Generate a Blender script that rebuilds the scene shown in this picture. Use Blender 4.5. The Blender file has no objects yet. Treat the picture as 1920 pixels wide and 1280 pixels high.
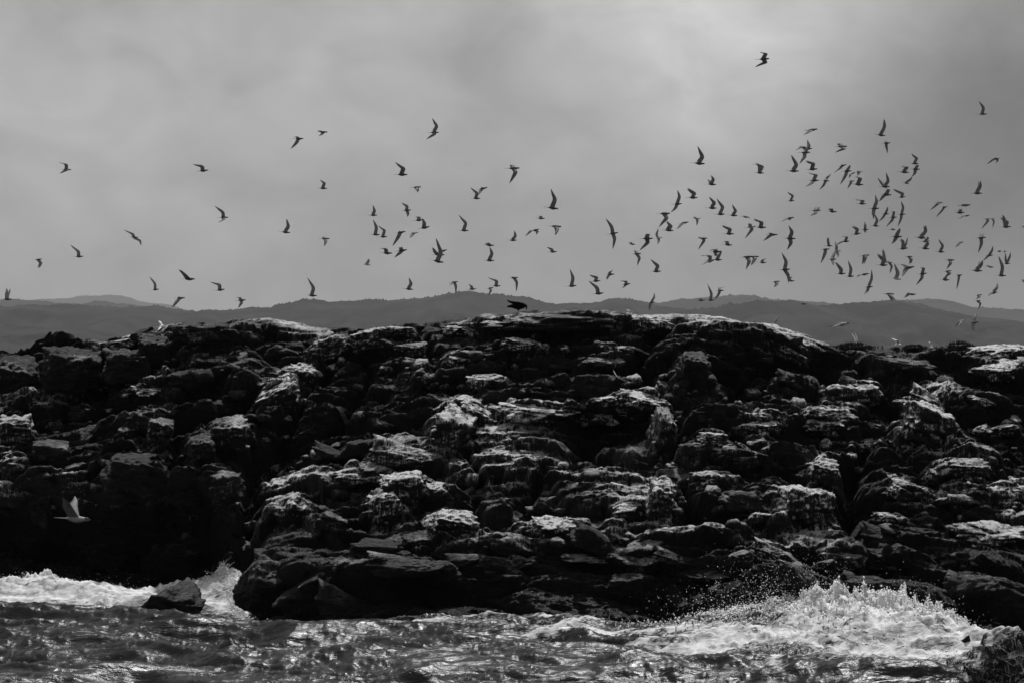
import bpy, math, random, time
import numpy as np
from mathutils import Vector, Matrix
T0 = time.time()
S = bpy.context.scene
COL = S.collection
R = math.radians

# ------------------------------------------------------------------ camera
F = 5013.0                # focal length in photo pixels (1920 wide)
HC = 4.7                  # height of the eye above the water, metres
HOR = 700.0               # photo row of the horizon
cam_d = bpy.data.cameras.new('camera'); cam = bpy.data.objects.new('camera', cam_d); COL.objects.link(cam)
cam.location = (0, 0, HC); cam.rotation_euler = (R(90), 0, 0)
cam_d.sensor_width = 36; cam_d.lens = 36 * F / 1920; cam_d.shift_y = (HOR - 640) / 1920
cam_d.clip_start = 1; cam_d.clip_end = 60000
S.camera = cam

# ------------------------------------------------------------------ sky and sun
SUN_EL, SUN_AZ = 63.0, 10.0       # azimuth measured from +Y (behind the islet) towards +X
W = bpy.data.worlds.new('World'); S.world = W; W.use_nodes = True
def build_world():
    nt = W.node_tree; nt.nodes.clear(); N = nt.nodes.new; L = nt.links.new
    out = N('ShaderNodeOutputWorld'); bg = N('ShaderNodeBackground'); bg.inputs['Strength'].default_value = 0.1
    sky = N('ShaderNodeTexSky'); sky.sky_type = 'NISHITA'; sky.sun_disc = False
    sky.sun_elevation = R(SUN_EL); sky.sun_rotation = R(SUN_AZ)
    bw = N('ShaderNodeRGBToBW'); L(sky.outputs[0], bw.inputs[0])
    tc = N('ShaderNodeTexCoord')
    def math_(op, a, b=None, c=None):
        m = N('ShaderNodeMath'); m.operation = op
        for i, v in enumerate((a, b, c)):
            if v is None: continue
            if hasattr(v, 'links'): L(v, m.inputs[i])
            else: m.inputs[i].default_value = v
        return m.outputs[0]
    def noise(scale, det, rough, dist, sx=1, sy=1, sz=1, loc=(0, 0, 0)):
        mp = N('ShaderNodeMapping'); mp.inputs['Scale'].default_value = (sx, sy, sz); mp.inputs['Location'].default_value = loc
        L(tc.outputs['Generated'], mp.inputs[0])
        n = N('ShaderNodeTexNoise'); n.inputs['Scale'].default_value = scale; n.inputs['Detail'].default_value = det
        n.inputs['Roughness'].default_value = rough; n.inputs['Distortion'].default_value = dist
        L(mp.outputs[0], n.inputs['Vector']); return n.outputs['Fac']
    n1 = noise(7, 4, .45, .3, 1, 1, 1.5, (.3, .1, .75)); n2 = noise(22, 5, .5, .5, 1, 1, 1.6, (2, 1, 0))
    v = math_('MULTIPLY_ADD', n1, .30, .045)
    v = math_('MULTIPLY_ADD', n2, .30, v); v = math_('MULTIPLY_ADD', noise(50, 5, .55, .8, 1, 1, 1.4, (5, 2, 0)), .10, v)
    def lobe(px, py, rad, amp, v, st=1.0):
        d = Vector(((px - 960) / F, 1, (HOR - py) / F)).normalized()
        s = N('ShaderNodeVectorMath'); s.operation = 'SUBTRACT'; L(tc.outputs['Generated'], s.inputs[0]); s.inputs[1].default_value = d
        m = N('ShaderNodeVectorMath'); m.operation = 'MULTIPLY'; L(s.outputs[0], m.inputs[0]); m.inputs[1].default_value = (1 / st, 1, 1)
        l = N('ShaderNodeVectorMath'); l.operation = 'LENGTH'; L(m.outputs[0], l.inputs[0])
        q = math_('DIVIDE', l.outputs['Value'], rad / F)
        q = math_('MULTIPLY', q, q); q = math_('MULTIPLY', q, -1.0); q = math_('EXPONENT', q)
        # break the lobe up with cloud noise
        q = math_('MULTIPLY', q, math_('MULTIPLY_ADD', n2, 1.2, .4))
        return math_('MULTIPLY_ADD', q, amp, v)
    v = lobe(1300, -10, 260, .36, v, 1.6)
    v = lobe(1420, 190, 150, .09, v, 1.2)
    v = lobe(1900, 330, 380, -.31, v, 1.2)
    v = lobe(950, 100, 150, -.15, v, 1.0); v = lobe(820, 330, 260, -.03, v, 1.2)
    v = lobe(300, 60, 420, .04, v, 1.6)
    c = math_('MULTIPLY', v, 10.0)
    mix = N('ShaderNodeMix'); mix.data_type = 'FLOAT'; mix.inputs[0].default_value = .93
    L(bw.outputs[0], mix.inputs[2]); L(c, mix.inputs[3])
    L(mix.outputs[0], bg.inputs['Color']); L(bg.outputs[0], out.inputs['Surface'])
build_world()
sd = bpy.data.lights.new('sun', 'SUN'); sd.energy = 4.2; sd.angle = R(3); sd.color = (1, 1, 1)
sun = bpy.data.objects.new('sun', sd); COL.objects.link(sun)
_e, _a = R(SUN_EL), R(SUN_AZ)
sdir = Vector((math.sin(_a) * math.cos(_e), math.cos(_a) * math.cos(_e), math.sin(_e)))
sun.rotation_euler = sdir.to_track_quat('Z', 'Y').to_euler(); sun.location = (0, 60, 60)
S.view_settings.view_transform = 'Standard'; S.view_settings.look = 'None'
S.view_settings.exposure = 0; S.view_settings.gamma = 1; S.view_settings.use_curve_mapping = False
S.render.engine = 'CYCLES'

# ------------------------------------------------------------------ helpers
def world(px, py, Y):
    return Vector(((px - 960) / F * Y, Y, HC + (HOR - py) / F * Y))
def tag(o, label=None, cat=None, group=None, kind=None):
    if label: o['label'] = label
    if cat: o['category'] = cat
    if group: o['group'] = group
    if kind: o['kind'] = kind
    return o
def mesh_np(name, V, Q, smooth=True):
    """V (n,3) float, Q (m,3|4) int -> mesh"""
    me = bpy.data.meshes.new(name); V = np.asarray(V, np.float32); Q = np.asarray(Q, np.int32)
    k = Q.shape[1]; m = len(Q)
    me.vertices.add(len(V)); me.vertices.foreach_set('co', V.ravel())
    me.loops.add(m * k); me.loops.foreach_set('vertex_index', Q.ravel())
    me.polygons.add(m); me.polygons.foreach_set('loop_start', np.arange(0, m * k, k, dtype=np.int32))
    me.polygons.foreach_set('loop_total', np.full(m, k, np.int32))
    me.update(calc_edges=True)
    me.polygons.foreach_set('use_smooth', np.full(m, smooth)); me.validate(); return me
def link(name, me, mat=None, parent=None):
    o = bpy.data.objects.new(name, me); COL.objects.link(o)
    if mat and not me.materials: me.materials.append(mat)
    if parent: o.parent = parent
    return o
def grid_quads(nx, ny):
    i = np.arange(nx * ny).reshape(ny, nx)
    return np.stack([i[:-1, :-1], i[:-1, 1:], i[1:, 1:], i[1:, :-1]], -1).reshape(-1, 4)
rs = np.random.RandomState(11)
PERM = np.concatenate([rs.permutation(256)] * 3).astype(np.int32)
GR = rs.normal(size=(256, 3)); GR /= np.linalg.norm(GR, axis=1)[:, None]; GR = GR.astype(np.float32)
RND = rs.rand(256, 6).astype(np.float32)
def pn(x, y, z):
    """gradient noise, about -0.7..0.7"""
    x = np.asarray(x, np.float32); y = np.asarray(y, np.float32) + 0 * x; z = np.asarray(z, np.float32) + 0 * x
    xi = np.floor(x).astype(np.int32); yi = np.floor(y).astype(np.int32); zi = np.floor(z).astype(np.int32)
    xf, yf, zf = x - xi, y - yi, z - zi
    u = xf * xf * xf * (xf * (xf * 6 - 15) + 10); v = yf * yf * yf * (yf * (yf * 6 - 15) + 10); w = zf * zf * zf * (zf * (zf * 6 - 15) + 10)
    res = 0
    for a in (0, 1):
        for b in (0, 1):
            for c in (0, 1):
                h = PERM[PERM[PERM[(xi + a) & 255] + ((yi + b) & 255)] + ((zi + c) & 255)]
                g = GR[h]
                res = res + (u if a else 1 - u) * (v if b else 1 - v) * (w if c else 1 - w) * (g[..., 0] * (xf - a) + g[..., 1] * (yf - b) + g[..., 2] * (zf - c))
    return res * 1.5
def fbm(x, y, z, o=4, g=.5):
    r, a = 0, 1.0
    for i in range(o): r = r + a * pn(x, y, z); x, y, z, a = x * 2.03 + 7.1, y * 2.03 + 3.3, z * 2.03 + 1.7, a * g
    return r
def ridged(x, y, z, o=4, g=.5):
    r, a = 0, 1.0
    for i in range(o): r = r + a * (1 - 2.2 * np.abs(pn(x, y, z))); x, y, z, a = x * 2.03 + 7.1, y * 2.03 + 3.3, z * 2.03 + 1.7, a * g
    return r
def voro(u, v, seed=0):
    """2D cells: F1, F2, local coordinates and six random numbers of the nearest cell"""
    ui = np.floor(u).astype(np.int32); vi = np.floor(v).astype(np.int32)
    f1 = np.full(u.shape, 9., np.float32); f2 = f1.copy(); lu = f1 * 0; lv = f1 * 0; hid = np.zeros(u.shape, np.int32)
    for a in (-1, 0, 1):
        for b in (-1, 0, 1):
            h = PERM[PERM[(ui + a + seed * 17) & 255] + ((vi + b + seed * 31) & 255)]
            du = ui + a + .1 + .8 * RND[h, 0] - u; dv = vi + b + .1 + .8 * RND[h, 1] - v
            d = np.sqrt(du * du + dv * dv).astype(np.float32)
            m = d < f1
            f2 = np.where(m, f1, np.minimum(f2, d)); f1 = np.where(m, d, f1)
            lu = np.where(m, -du, lu); lv = np.where(m, -dv, lv); hid = np.where(m, h, hid)
    return f1, f2, lu, lv, RND[PERM[hid]]
def sst(a, b, x):
    t = np.clip((x - a) / (b - a), 0, 1); return t * t * (3 - 2 * t)

# ------------------------------------------------------------------ materials
class NT:
    def __init__(s, name):
        s.m = bpy.data.materials.new(name); s.m.use_nodes = True; s.t = s.m.node_tree; s.t.nodes.clear()
        s.out = s.N('ShaderNodeOutputMaterial'); s.b = s.N('ShaderNodeBsdfPrincipled'); s.L(s.b.outputs[0], s.out.inputs[0])
        g = s.N('ShaderNodeNewGeometry'); s.pos = g.outputs['Position']; s.nor = g.outputs['Normal']
    def N(s, t): return s.t.nodes.new(t)
    def L(s, a, b): s.t.links.new(a, b)
    def put(s, v, sock):
        if hasattr(v, 'links'): s.L(v, sock)
        else: sock.default_value = v
    def M(s, op, a, b=None, c=None, clamp=False):
        m = s.N('ShaderNodeMath'); m.operation = op; m.use_clamp = clamp
        for i, v in enumerate((a, b, c)):
            if v is not None: s.put(v, m.inputs[i])
        return m.outputs[0]
    def ss(s, x, a, b, lo=0., hi=1.):
        m = s.N('ShaderNodeMapRange'); m.interpolation_type = 'SMOOTHSTEP'
        s.put(x, m.inputs[0]); s.put(a, m.inputs[1]); s.put(b, m.inputs[2]); m.inputs[3].default_value = lo; m.inputs[4].default_value = hi
        return m.outputs[0]
    def noise(s, sc, det=4, rough=.5, dist=0, st=(1, 1, 1), ty='FBM', loc=(0, 0, 0), vec=None):
        mp = s.N('ShaderNodeMapping'); mp.inputs['Scale'].default_value = st; mp.inputs['Location'].default_value = loc
        s.L(vec or s.pos, mp.inputs[0])
        n = s.N('ShaderNodeTexNoise'); n.noise_type = ty; n.inputs['Scale'].default_value = sc; n.inputs['Detail'].default_value = det
        n.inputs['Roughness'].default_value = rough; n.inputs['Distortion'].default_value = dist
        s.L(mp.outputs[0], n.inputs['Vector']); return n.outputs['Fac']
    def attr(s, name, ty):
        a = s.N('ShaderNodeAttribute'); a.attribute_type = ty; a.attribute_name = name; return a.outputs['Fac']
    def xyz(s, v):
        x = s.N('ShaderNodeSeparateXYZ'); s.L(v, x.inputs[0]); return x.outputs
    def mixf(s, f, a, b):
        m = s.N('ShaderNodeMix'); m.data_type = 'FLOAT'; s.put(f, m.inputs[0]); s.put(a, m.inputs[2]); s.put(b, m.inputs[3]); return m.outputs[0]
    def bump(s, h, dist, strength=1):
        b = s.N('ShaderNodeBump'); b.inputs['Distance'].default_value = dist; b.inputs['Strength'].default_value = strength
        s.L(h, b.inputs['Height']); s.L(b.outputs[0], s.b.inputs['Normal'])

def rock_material():
    t = NT('whitened_dark_rock')
    g = t.M('ADD', t.attr('guano', 'OBJECT'), t.M('MULTIPLY', t.attr('deposit', 'GEOMETRY'), .8), clamp=True); nz = t.xyz(t.nor)[2]; z = t.xyz(t.pos)[2]
    n_mid = t.noise(5, 6, .6, .3); n_fine = t.noise(38, 4, .65); n_big = t.noise(.9, 3, .5, .4, loc=(5, 2, 1))
    n_lay = t.noise(2.2, 5, .6, .6, (1, 1, 6))
    streak = t.noise(1, 4, .62, .45, (17, 17, 1.2))
    streak2 = t.noise(1, 3, .6, .25, (45, 45, 3.0), loc=(3, 0, 0))
    base = t.M('MULTIPLY_ADD', t.ss(n_lay, .4, .7), .012, .004)
    base = t.M('MULTIPLY_ADD', t.ss(n_fine, .48, .75), .022, base)
    base = t.M('MULTIPLY_ADD', t.ss(n_mid, .55, .75), .03, base)
    top = t.ss(t.M('MULTIPLY_ADD', t.M('ADD', t.M('MULTIPLY', n_mid, .5), t.M('MULTIPLY', streak, .5)), 1.5, nz), 1.12, 1.62)
    drip = t.M('MULTIPLY', t.ss(t.M('ADD', t.M('MULTIPLY', streak, .6), t.M('MULTIPLY', streak2, .4)), .48, .60), t.ss(nz, -.45, .5))
    patch = t.ss(t.M('MULTIPLY_ADD', g, .5, n_big), .50, .84)
    wear = t.M('MULTIPLY', t.ss(t.noise(4.5, 7, .68, 1.4, (1, 1, 1.2)), .40, .58, .12, 1), t.ss(t.noise(26, 5, .7, .8, (1, 1, .5)), .36, .58, .55, 1))
    mask = t.M('MAXIMUM', top, t.M('MULTIPLY', drip, .9))
    mask = t.M('MULTIPLY', t.M('MULTIPLY', t.M('MULTIPLY', mask, patch), wear), 1.9, clamp=True)
    mask = t.M('MULTIPLY', mask, t.ss(t.M('MULTIPLY_ADD', n_big, 1.6, z), 1.5, 2.9))
    mask = t.M('MULTIPLY', mask, t.ss(t.M('MULTIPLY_ADD', g, .22, t.noise(.33, 3, .5, .5, loc=(4, 0, 2))), .48, .66, .22, 1))
    mask = t.M('MULTIPLY', mask, t.M('MULTIPLY_ADD', g, .62, .38), clamp=True)
    colr = t.mixf(mask, base, .84)
    t.L(colr, t.b.inputs['Base Color'])
    wet = t.ss(z, 2.2, .4)
    t.L(t.mixf(mask, t.mixf(wet, .55, .42), .9), t.b.inputs['Roughness'])
    t.b.inputs['Specular IOR Level'].default_value = .22
    h = t.M('MULTIPLY_ADD', t.noise(9, 8, .72, .6, (1, 1, 2.4)), 1.0, t.M('MULTIPLY', n_fine, .3))
    h = t.M('MULTIPLY_ADD', t.noise(3, 5, .6, .3, (1, 1, 5), ty='RIDGED_MULTIFRACTAL'), .25, h)
    t.bump(h, .16, 1)
    return t.m
def wet_rock_material(name, runs):
    t = NT(name); nz = t.xyz(t.nor)[2]
    n = t.noise(3, 6, .6, .4, (1, 1, 2)); f = t.noise(30, 4, .6)
    base = t.M('MULTIPLY_ADD', t.ss(n, .4, .7), .014, .006); base = t.M('MULTIPLY_ADD', t.ss(f, .5, .8), .012, base)
    if runs:
        s_ = t.M('ABSOLUTE', t.M('SUBTRACT', t.noise(3.2, 4, .6, 1.0, (1, 1, .8)), .5)); s2 = t.M('ABSOLUTE', t.M('SUBTRACT', t.noise(8, 4, .6, 1.0, (1, 1, .7)), .5)); k = t.M('MULTIPLY', t.M('MAXIMUM', t.ss(s_, .030, .004), t.M('MULTIPLY', t.ss(s2, .030, .004), .6)), t.ss(t.noise(2.0, 5, .7, .5), .42, .62, .15, 1)); k = t.M('MAXIMUM', k, t.M('MULTIPLY', t.ss(t.M('MULTIPLY_ADD', t.noise(4, 6, .7, .8), 1.1, nz), 1.15, 1.55), .6))
        k = t.M('MULTIPLY', k, runs); base = t.mixf(k, base, .7)
    t.L(base, t.b.inputs['Base Color']); t.b.inputs['Roughness'].default_value = .55; t.b.inputs['Specular IOR Level'].default_value = .10
    h = t.M('MULTIPLY_ADD', t.noise(8, 7, .6, .6, (1, 1, 2.5)), 1, t.M('MULTIPLY', f, .15)); t.bump(h, .05, .8)
    return t.m
def sea_material():
    t = NT('churned_sea_water'); f = t.attr('foam', 'GEOMETRY')
    lace = t.noise(5.5, 7, .68, 1.1, (.55, 1, 1)); lace2 = t.noise(17, 5, .65, .6, (.45, 1, 1))
    mixn = t.M('ADD', t.M('MULTIPLY', lace, .62), t.M('MULTIPLY', lace2, .38))
    thr = t.M('SUBTRACT', .78, t.M('MULTIPLY', f, .50))
    mask = t.ss(mixn, t.M('SUBTRACT', thr, .035), t.M('ADD', thr, .05))
    grey = t.M('MULTIPLY', t.ss(f, .2, 1, .30, .62), t.ss(t.noise(4, 7, .7, .8, (.8, 1, 1)), .32, .58, .35, 1))
    t.L(t.mixf(mask, .010, grey), t.b.inputs['Base Color'])
    t.L(t.mixf(mask, .30, .75), t.b.inputs['Roughness']); t.b.inputs['IOR'].default_value = 1.33
    h = t.M('MULTIPLY_ADD', t.noise(5, 6, .55, .5, (.45, 1, 1)), 1, t.M('MULTIPLY', mask, .2)); t.bump(h, .05, 1); t.b.inputs['Specular IOR Level'].default_value = .33
    return t.m
def plain(name, a, rough=.7, var=.25, sc=6, emis=None, spec=.3, coords='obj'):
    t = NT(name); tc = t.N('ShaderNodeTexCoord')
    n = t.noise(sc, 4, .6, vec=tc.outputs['Object'])
    t.L(t.M('MULTIPLY', t.ss(n, .3, .7, 1 - var, 1 + var), a), t.b.inputs['Base Color'])
    t.b.inputs['Roughness'].default_value = rough; t.b.inputs['Specular IOR Level'].default_value = spec
    return t.m
ROCK = rock_material(); WET = wet_rock_material('wet_black_rock', 0); WETF = wet_rock_material('foam_washed_rock', .9)
SEA = sea_material()
FOAM = plain('white_foam', .72, .8, .12, 14)
PLUM = plain('backlit_plumage', .04, .8, .25, 18); WING = plain('backlit_wing_feathers', .12, .8, .25, 14)  # tern plumage with the backlit shade put into its colour
PALE = plain('pale_plumage', .24, .8, .12, 18); PALEW = plain('pale_wing_feathers', .16, .8, .15, 14)  # lighter copy of the same plumage; stronger light and haze put into its colour
CAP = plain('black_cap', .012, .7); BILL = plain('dark_bill', .02, .5)
CROW = plain('black_feathers', .003, .9, .3, 30, spec=.02)
WHITE = plain('white_plumage', .75, .8, .1, 18)
def hill_material():
    t = NT('wooded_hillside')
    n = t.noise(.006, 8, .65, .3); t.L(t.ss(n, .35, .65, .003, .024), t.b.inputs['Base Color']); t.b.inputs['Roughness'].default_value = .9
    t.b.inputs['Specular IOR Level'].default_value = .05
    return t.m
HILL = hill_material()

# ------------------------------------------------------------------ hills
HILLS = [
 ('hill', 3800, [(-500,600),(-200,606),(0,612),(90,616),(180,624),(290,640),(420,668),(600,700),(900,705),(1500,705),(2400,700)]),
 ('hill', 5600, [(-600,560),(-200,570),(0,575),(60,573),(160,573),(240,577),(300,576),(340,580),(370,585),(400,583),(430,583),(470,578),(510,575),(550,567),(590,562),(620,567),(660,564),(700,563),(760,562),(800,558),(830,553),(850,550),(880,548),(930,550),(960,556),(1000,562),(1030,570),(1060,571),(1100,568),(1120,565),(1150,561),(1200,565),(1230,572),(1270,580),(1330,590),(1500,620),(1900,690),(2400,700)]),
 ('hill', 5000, [(-600,700),(900,700),(1100,640),(1230,594),(1290,584),(1330,578),(1380,570),(1420,567),(1460,565),(1490,567),(1530,574),(1570,572),(1620,567),(1670,564),(1700,566),(1740,575),(1780,585),(1830,596),(1880,603),(1920,605),(2100,600),(2500,585)]),
 ('hill', 9500, [(-600,600),(-200,575),(-60,566),(0,563),(60,565),(120,570),(180,566),(260,574),(400,600),(900,640),(1120,580),(1230,567),(1290,562),(1340,557),(1380,553),(1420,557),(1460,562),(1500,565),(1600,572),(1680,563),(1720,562),(1760,563),(1800,573),(1860,578),(1920,583),(2200,580),(2500,570)]),
 ('hill', 19000, [(-600,570),(-100,568),(40,566),(100,561),(150,557),(205,553),(240,557),(260,564),(330,576),(430,600),(700,660),(2400,690)]),
]
HLAB = ['dark low shoulder of land at far left, nearest of the hills', 'long wooded hill behind the left half and middle of the islet', 'wooded hill behind the right end of the islet', 'paler ridge rising behind the wooded hills', 'faintest mountain ridge at far left under the sky']
for k, (nm, Y, prof) in enumerate(HILLS):
    pxs = np.linspace(-600, 2500, 1500); py = np.interp(pxs, [a for a, b in prof], [b for a, b in prof])
    py = py + (fbm(pxs / 60, k * 5., 0, 5) * 4.0); pyt = py + np.abs(pn(pxs / 6.5, k, 2.)) * -6.5 * (5600 / Y) ** .7 + np.clip(pn(pxs / 17., k, 9.) - .25, 0, 1) * -9 * (5600 / Y)
    rows = 26; V = []
    for j in range(rows):
        tj = j / (rows - 1)                     # 0 = ridge, 1 = shore
        yy = Y * (1 - .28 * tj ** .8)
        zr = HC + (HOR - (pyt if j == 0 else py)) / F * Y
        z = zr * (1 - tj) ** 1.25 + fbm(pxs / 90, tj * 4., k, 4) * 45 * math.sin(math.pi * min(1, tj * 1.0)) * .5
        V.append(np.stack([(pxs - 960) / F * Y, np.full_like(pxs, yy) + fbm(pxs / 120, tj, k + 4., 2) * Y * .02 * (tj > 0), np.maximum(z, -3 if tj < 1 else -3)], 1))
    back = V[0].copy(); back[:, 1] += Y * .25; back[:, 2] = -3
    V = np.concatenate([back] + V)
    o = link('hill', mesh_np('hill', V, grid_quads(len(pxs), rows + 1)), HILL); tag(o, HLAB[k], kind='structure')
hz = bpy.data.meshes.new('haze')
x0, x1, y0, y1, z0, z1 = -9500, 9500, -60, 21000, -6, 760
hz.from_pydata([(x0,y0,z0),(x1,y0,z0),(x1,y1,z0),(x0,y1,z0),(x0,y0,z1),(x1,y0,z1),(x1,y1,z1),(x0,y1,z1)], [], [(0,3,2,1),(4,5,6,7),(0,1,5,4),(1,2,6,5),(2,3,7,6),(3,0,4,7)])
hm = bpy.data.materials.new('thin_sea_haze'); hm.use_nodes = True; hm.node_tree.nodes.clear()
_o = hm.node_tree.nodes.new('ShaderNodeOutputMaterial'); _v = hm.node_tree.nodes.new('ShaderNodeVolumePrincipled')
_v.inputs['Color'].default_value = (.62, .62, .62, 1); _v.inputs['Density'].default_value = 4.9e-5; hm.node_tree.links.new(_v.outputs[0], _o.inputs['Volume'])
o = link('haze', hz, hm); tag(o, kind='stuff', label='thin grey sea haze over the far hills')

# ------------------------------------------------------------------ islet: base surface
SKY = [(-700,760),(-350,700),(-120,672),(0,666),(62,665),(76,651),(100,645),(180,643),(200,649),(215,641),(250,631),(264,622),(300,622),(320,613),(430,612),(445,605),(500,602),(550,608),(578,619),(640,618),(700,612),(780,607),(870,605),(898,601),(902,596),(960,592),(1100,591),(1180,593),(1280,598),(1360,602),(1430,612),(1480,624),(1540,644),(1570,651),(1600,650),(1640,656),(1700,656),(1750,654),(1800,652),(1850,653),(1872,647),(1900,645),(1960,650),(2150,680),(2400,760),(2700,900)]
FOOT = [(-700,1100),(0,1104),(150,1106),(300,1108),(400,1114),(450,1134),(490,1158),(540,1170),(700,1186),(850,1195),(1000,1202),(1300,1206),(1600,1204),(1800,1206),(1920,1205),(2700,1200)]
sk = lambda px: np.interp(px, [a for a, b in SKY], [b for a, b in SKY])
ft = lambda px: np.interp(px, [a for a, b in FOOT], [b for a, b in FOOT])
VK = [(-.12, -.12), (0, 0), (.1, .12), (.2, .5), (.3, 1.7), (.4, 2.7), (.52, 4.0), (.64, 5.4), (.76, 6.5), (.88, 7.7), (1, 9.2)]
def ybase(px, v):
    yf = HC * F / (ft(px) - HOR)
    ys_ = np.interp(px, [-700, 200, 900, 1300, 2700], [55.5, 53.2, 49.6, 47.6, 47.2])
    yf = yf + (ys_ - yf) * sst(.12, .42, np.asarray(v, float))
    return yf + np.interp(v, [a for a, b in VK], [b for a, b in VK])
def base_pt(px, py):
    v = (ft(px) - py) / (ft(px) - sk(px)); return world(px, py, float(ybase(px, v)))
RECESS = [(515, 930, 70, 90, 1.0), (540, 850, 50, 60, .5), (230, 1030, 230, 55, .3), (60, 1000, 90, 60, .25), (1080, 1130, 270, 84, 1.7), (860, 1110, 110, 50, .9), (1150, 832, 92, 42, 1.7),
          (1600, 925, 48, 70, .9), (1450, 715, 90, 30, .7), (1540, 700, 60, 30, .7), (1390, 700, 70, 25, .5), (1260, 905, 25, 60, .6), (220, 800, 40, 25, .5), (420, 905, 40, 40, .3), (800, 985, 20, 40, .3),
          (420, 700, 130, 30, .35), (100, 700, 120, 40, .4), (1290, 1110, 140, 50, .7), (1190, 690, 80, 25, .4), (1700, 1090, 110, 40, .5), (350, 980, 70, 40, .5), (1000, 880, 60, 30, .2), (670, 755, 60, 25, .2)]
# (centre px, top, bottom, width, tilt clockwise, whitening, kind)
LM = [
 (505,600,632,190,3,.7,'slab'),(372,610,640,110,-1,.5,'slab'),(130,645,740,118,0,.02,'block'),(218,638,656,70,-9,.9,'slab'),(30,668,760,90,0,.05,'block'),(235,655,720,90,0,.1,'block'),
 (415,648,735,210,3,.40,'round'),(285,625,690,60,0,.15,'block'),(360,690,735,90,0,.15,'round'),(570,684,722,72,-6,.85,'slab'),(522,720,775,95,-32,.8,'block'),(620,630,680,75,-14,.5,'block'),
 (65,748,782,165,-8,.95,'slab'),(30,780,835,75,-3,.85,'block'),(285,727,741,76,4,.95,'slab'),(303,785,835,52,6,.85,'block'),(430,782,846,80,-10,.75,'block'),(378,815,872,52,-18,.7,'block'),
 (200,720,740,36,0,.6,'slab'),(150,760,790,40,0,.4,'block'),(32,860,900,80,0,.85,'slab'),(80,890,980,66,8,.55,'block'),(140,896,925,66,8,.8,'slab'),(350,885,950,86,10,.35,'block'),(425,880,945,64,-12,.4,'block'),
 (250,850,930,120,0,.12,'block'),(235,800,830,60,0,.5,'slab'),(595,892,926,225,-5,1,'slab'),(552,925,985,78,0,.95,'round'),(620,960,1000,60,14,.5,'block'),(510,870,890,40,0,.4,'slab'),
 (860,668,686,62,0,.85,'slab'),(912,705,724,74,-4,.85,'slab'),(852,762,855,84,4,.85,'block'),(885,755,800,70,22,.95,'block'),(985,766,850,160,3,.95,'block'),(1010,762,788,150,3,.95,'slab'),
 (1110,768,796,110,5,.8,'slab'),(1205,742,770,100,12,1,'slab'),(1242,765,860,42,4,.4,'block'),(1137,742,764,44,0,.9,'block'),(762,820,880,130,2,.95,'round'),(700,870,900,90,-5,.7,'slab'),
 (952,847,906,196,3,.95,'round'),(680,884,908,116,0,.9,'slab'),(757,884,936,92,0,1,'block'),(815,908,934,58,4,.8,'slab'),(1165,885,960,190,0,.6,'round'),(1180,905,934,68,0,.85,'round'),(1236,902,968,50,10,.95,'block'),
 (1192,940,992,92,-2,.95,'round'),(1036,973,1008,122,-2,.95,'slab'),(850,957,1016,92,4,1,'block'),(722,922,978,64,-16,.8,'block'),(780,1000,1030,120,0,.3,'slab'),(958,603,620,110,0,.85,'slab'),
 (1090,590,618,380,0,.35,'slab'),(1222,594,626,96,4,.9,'slab'),(972,634,662,66,6,.8,'block'),(1018,645,664,30,0,.85,'round'),(1059,650,661,16,0,.9,'block'),(1172,650,664,34,0,.85,'slab'),(1140,646,660,40,4,.8,'slab'),
 (855,612,628,60,0,.7,'slab'),(690,618,660,64,-18,.6,'block'),(740,612,632,80,0,.5,'slab'),(770,645,665,60,0,.5,'slab'),(800,700,720,50,0,.5,'slab'),(1130,672,690,90,0,.4,'slab'),
 (1420,604,650,250,13,.85,'slab'),(1385,612,655,230,15,.9,'slab'),(1475,650,676,100,27,1,'slab'),(1643,676,702,156,15,.95,'slab'),(1705,674,694,100,4,.35,'slab'),(1600,718,758,112,2,1,'slab'),
 (1562,757,792,96,-6,.7,'round'),(1745,730,772,82,18,.95,'round'),(1738,757,838,92,16,1,'block'),(1785,722,765,64,26,.7,'slab'),(1880,650,676,130,-4,.9,'slab'),(1866,684,706,96,-2,.95,'slab'),(1878,702,718,60,0,.9,'slab'),
 (1700,750,770,60,10,.7,'slab'),(1850,745,762,80,8,.8,'slab'),(1425,790,810,88,-3,.9,'slab'),(1545,787,808,88,-2,.9,'slab'),(1335,808,832,56,0,.7,'block'),(1350,835,870,40,0,.5,'block'),(1505,904,985,112,0,1,'block'),(1546,860,908,52,8,.95,'block'),
 (1615,826,848,64,-5,.8,'slab'),(1690,912,938,64,18,.8,'slab'),(1892,912,948,90,-5,.9,'slab'),(1845,795,822,42,0,.7,'round'),(1885,794,824,54,0,.65,'round'),(1662,963,982,56,4,.9,'slab'),(1295,988,1016,176,-4,.9,'slab'),
 (1860,990,1016,150,0,.75,'slab'),(1425,958,985,44,0,.9,'round'),(1390,1030,1068,46,0,.5,'round'),(1445,1013,1050,66,8,.85,'round'),(1490,690,740,70,0,.4,'round'),(1300,660,720,60,0,.3,'block'),(1390,850,880,70,0,.5,'slab'),
 (1810,860,900,90,0,.5,'block'),(1760,880,905,60,0,.55,'slab'),(1330,890,925,80,0,.6,'slab'),(1270,870,890,70,-3,.7,'slab'),(1640,1030,1060,90,8,.5,'slab'),(1580,1035,1060,90,4,.8,'slab'),
]
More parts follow.
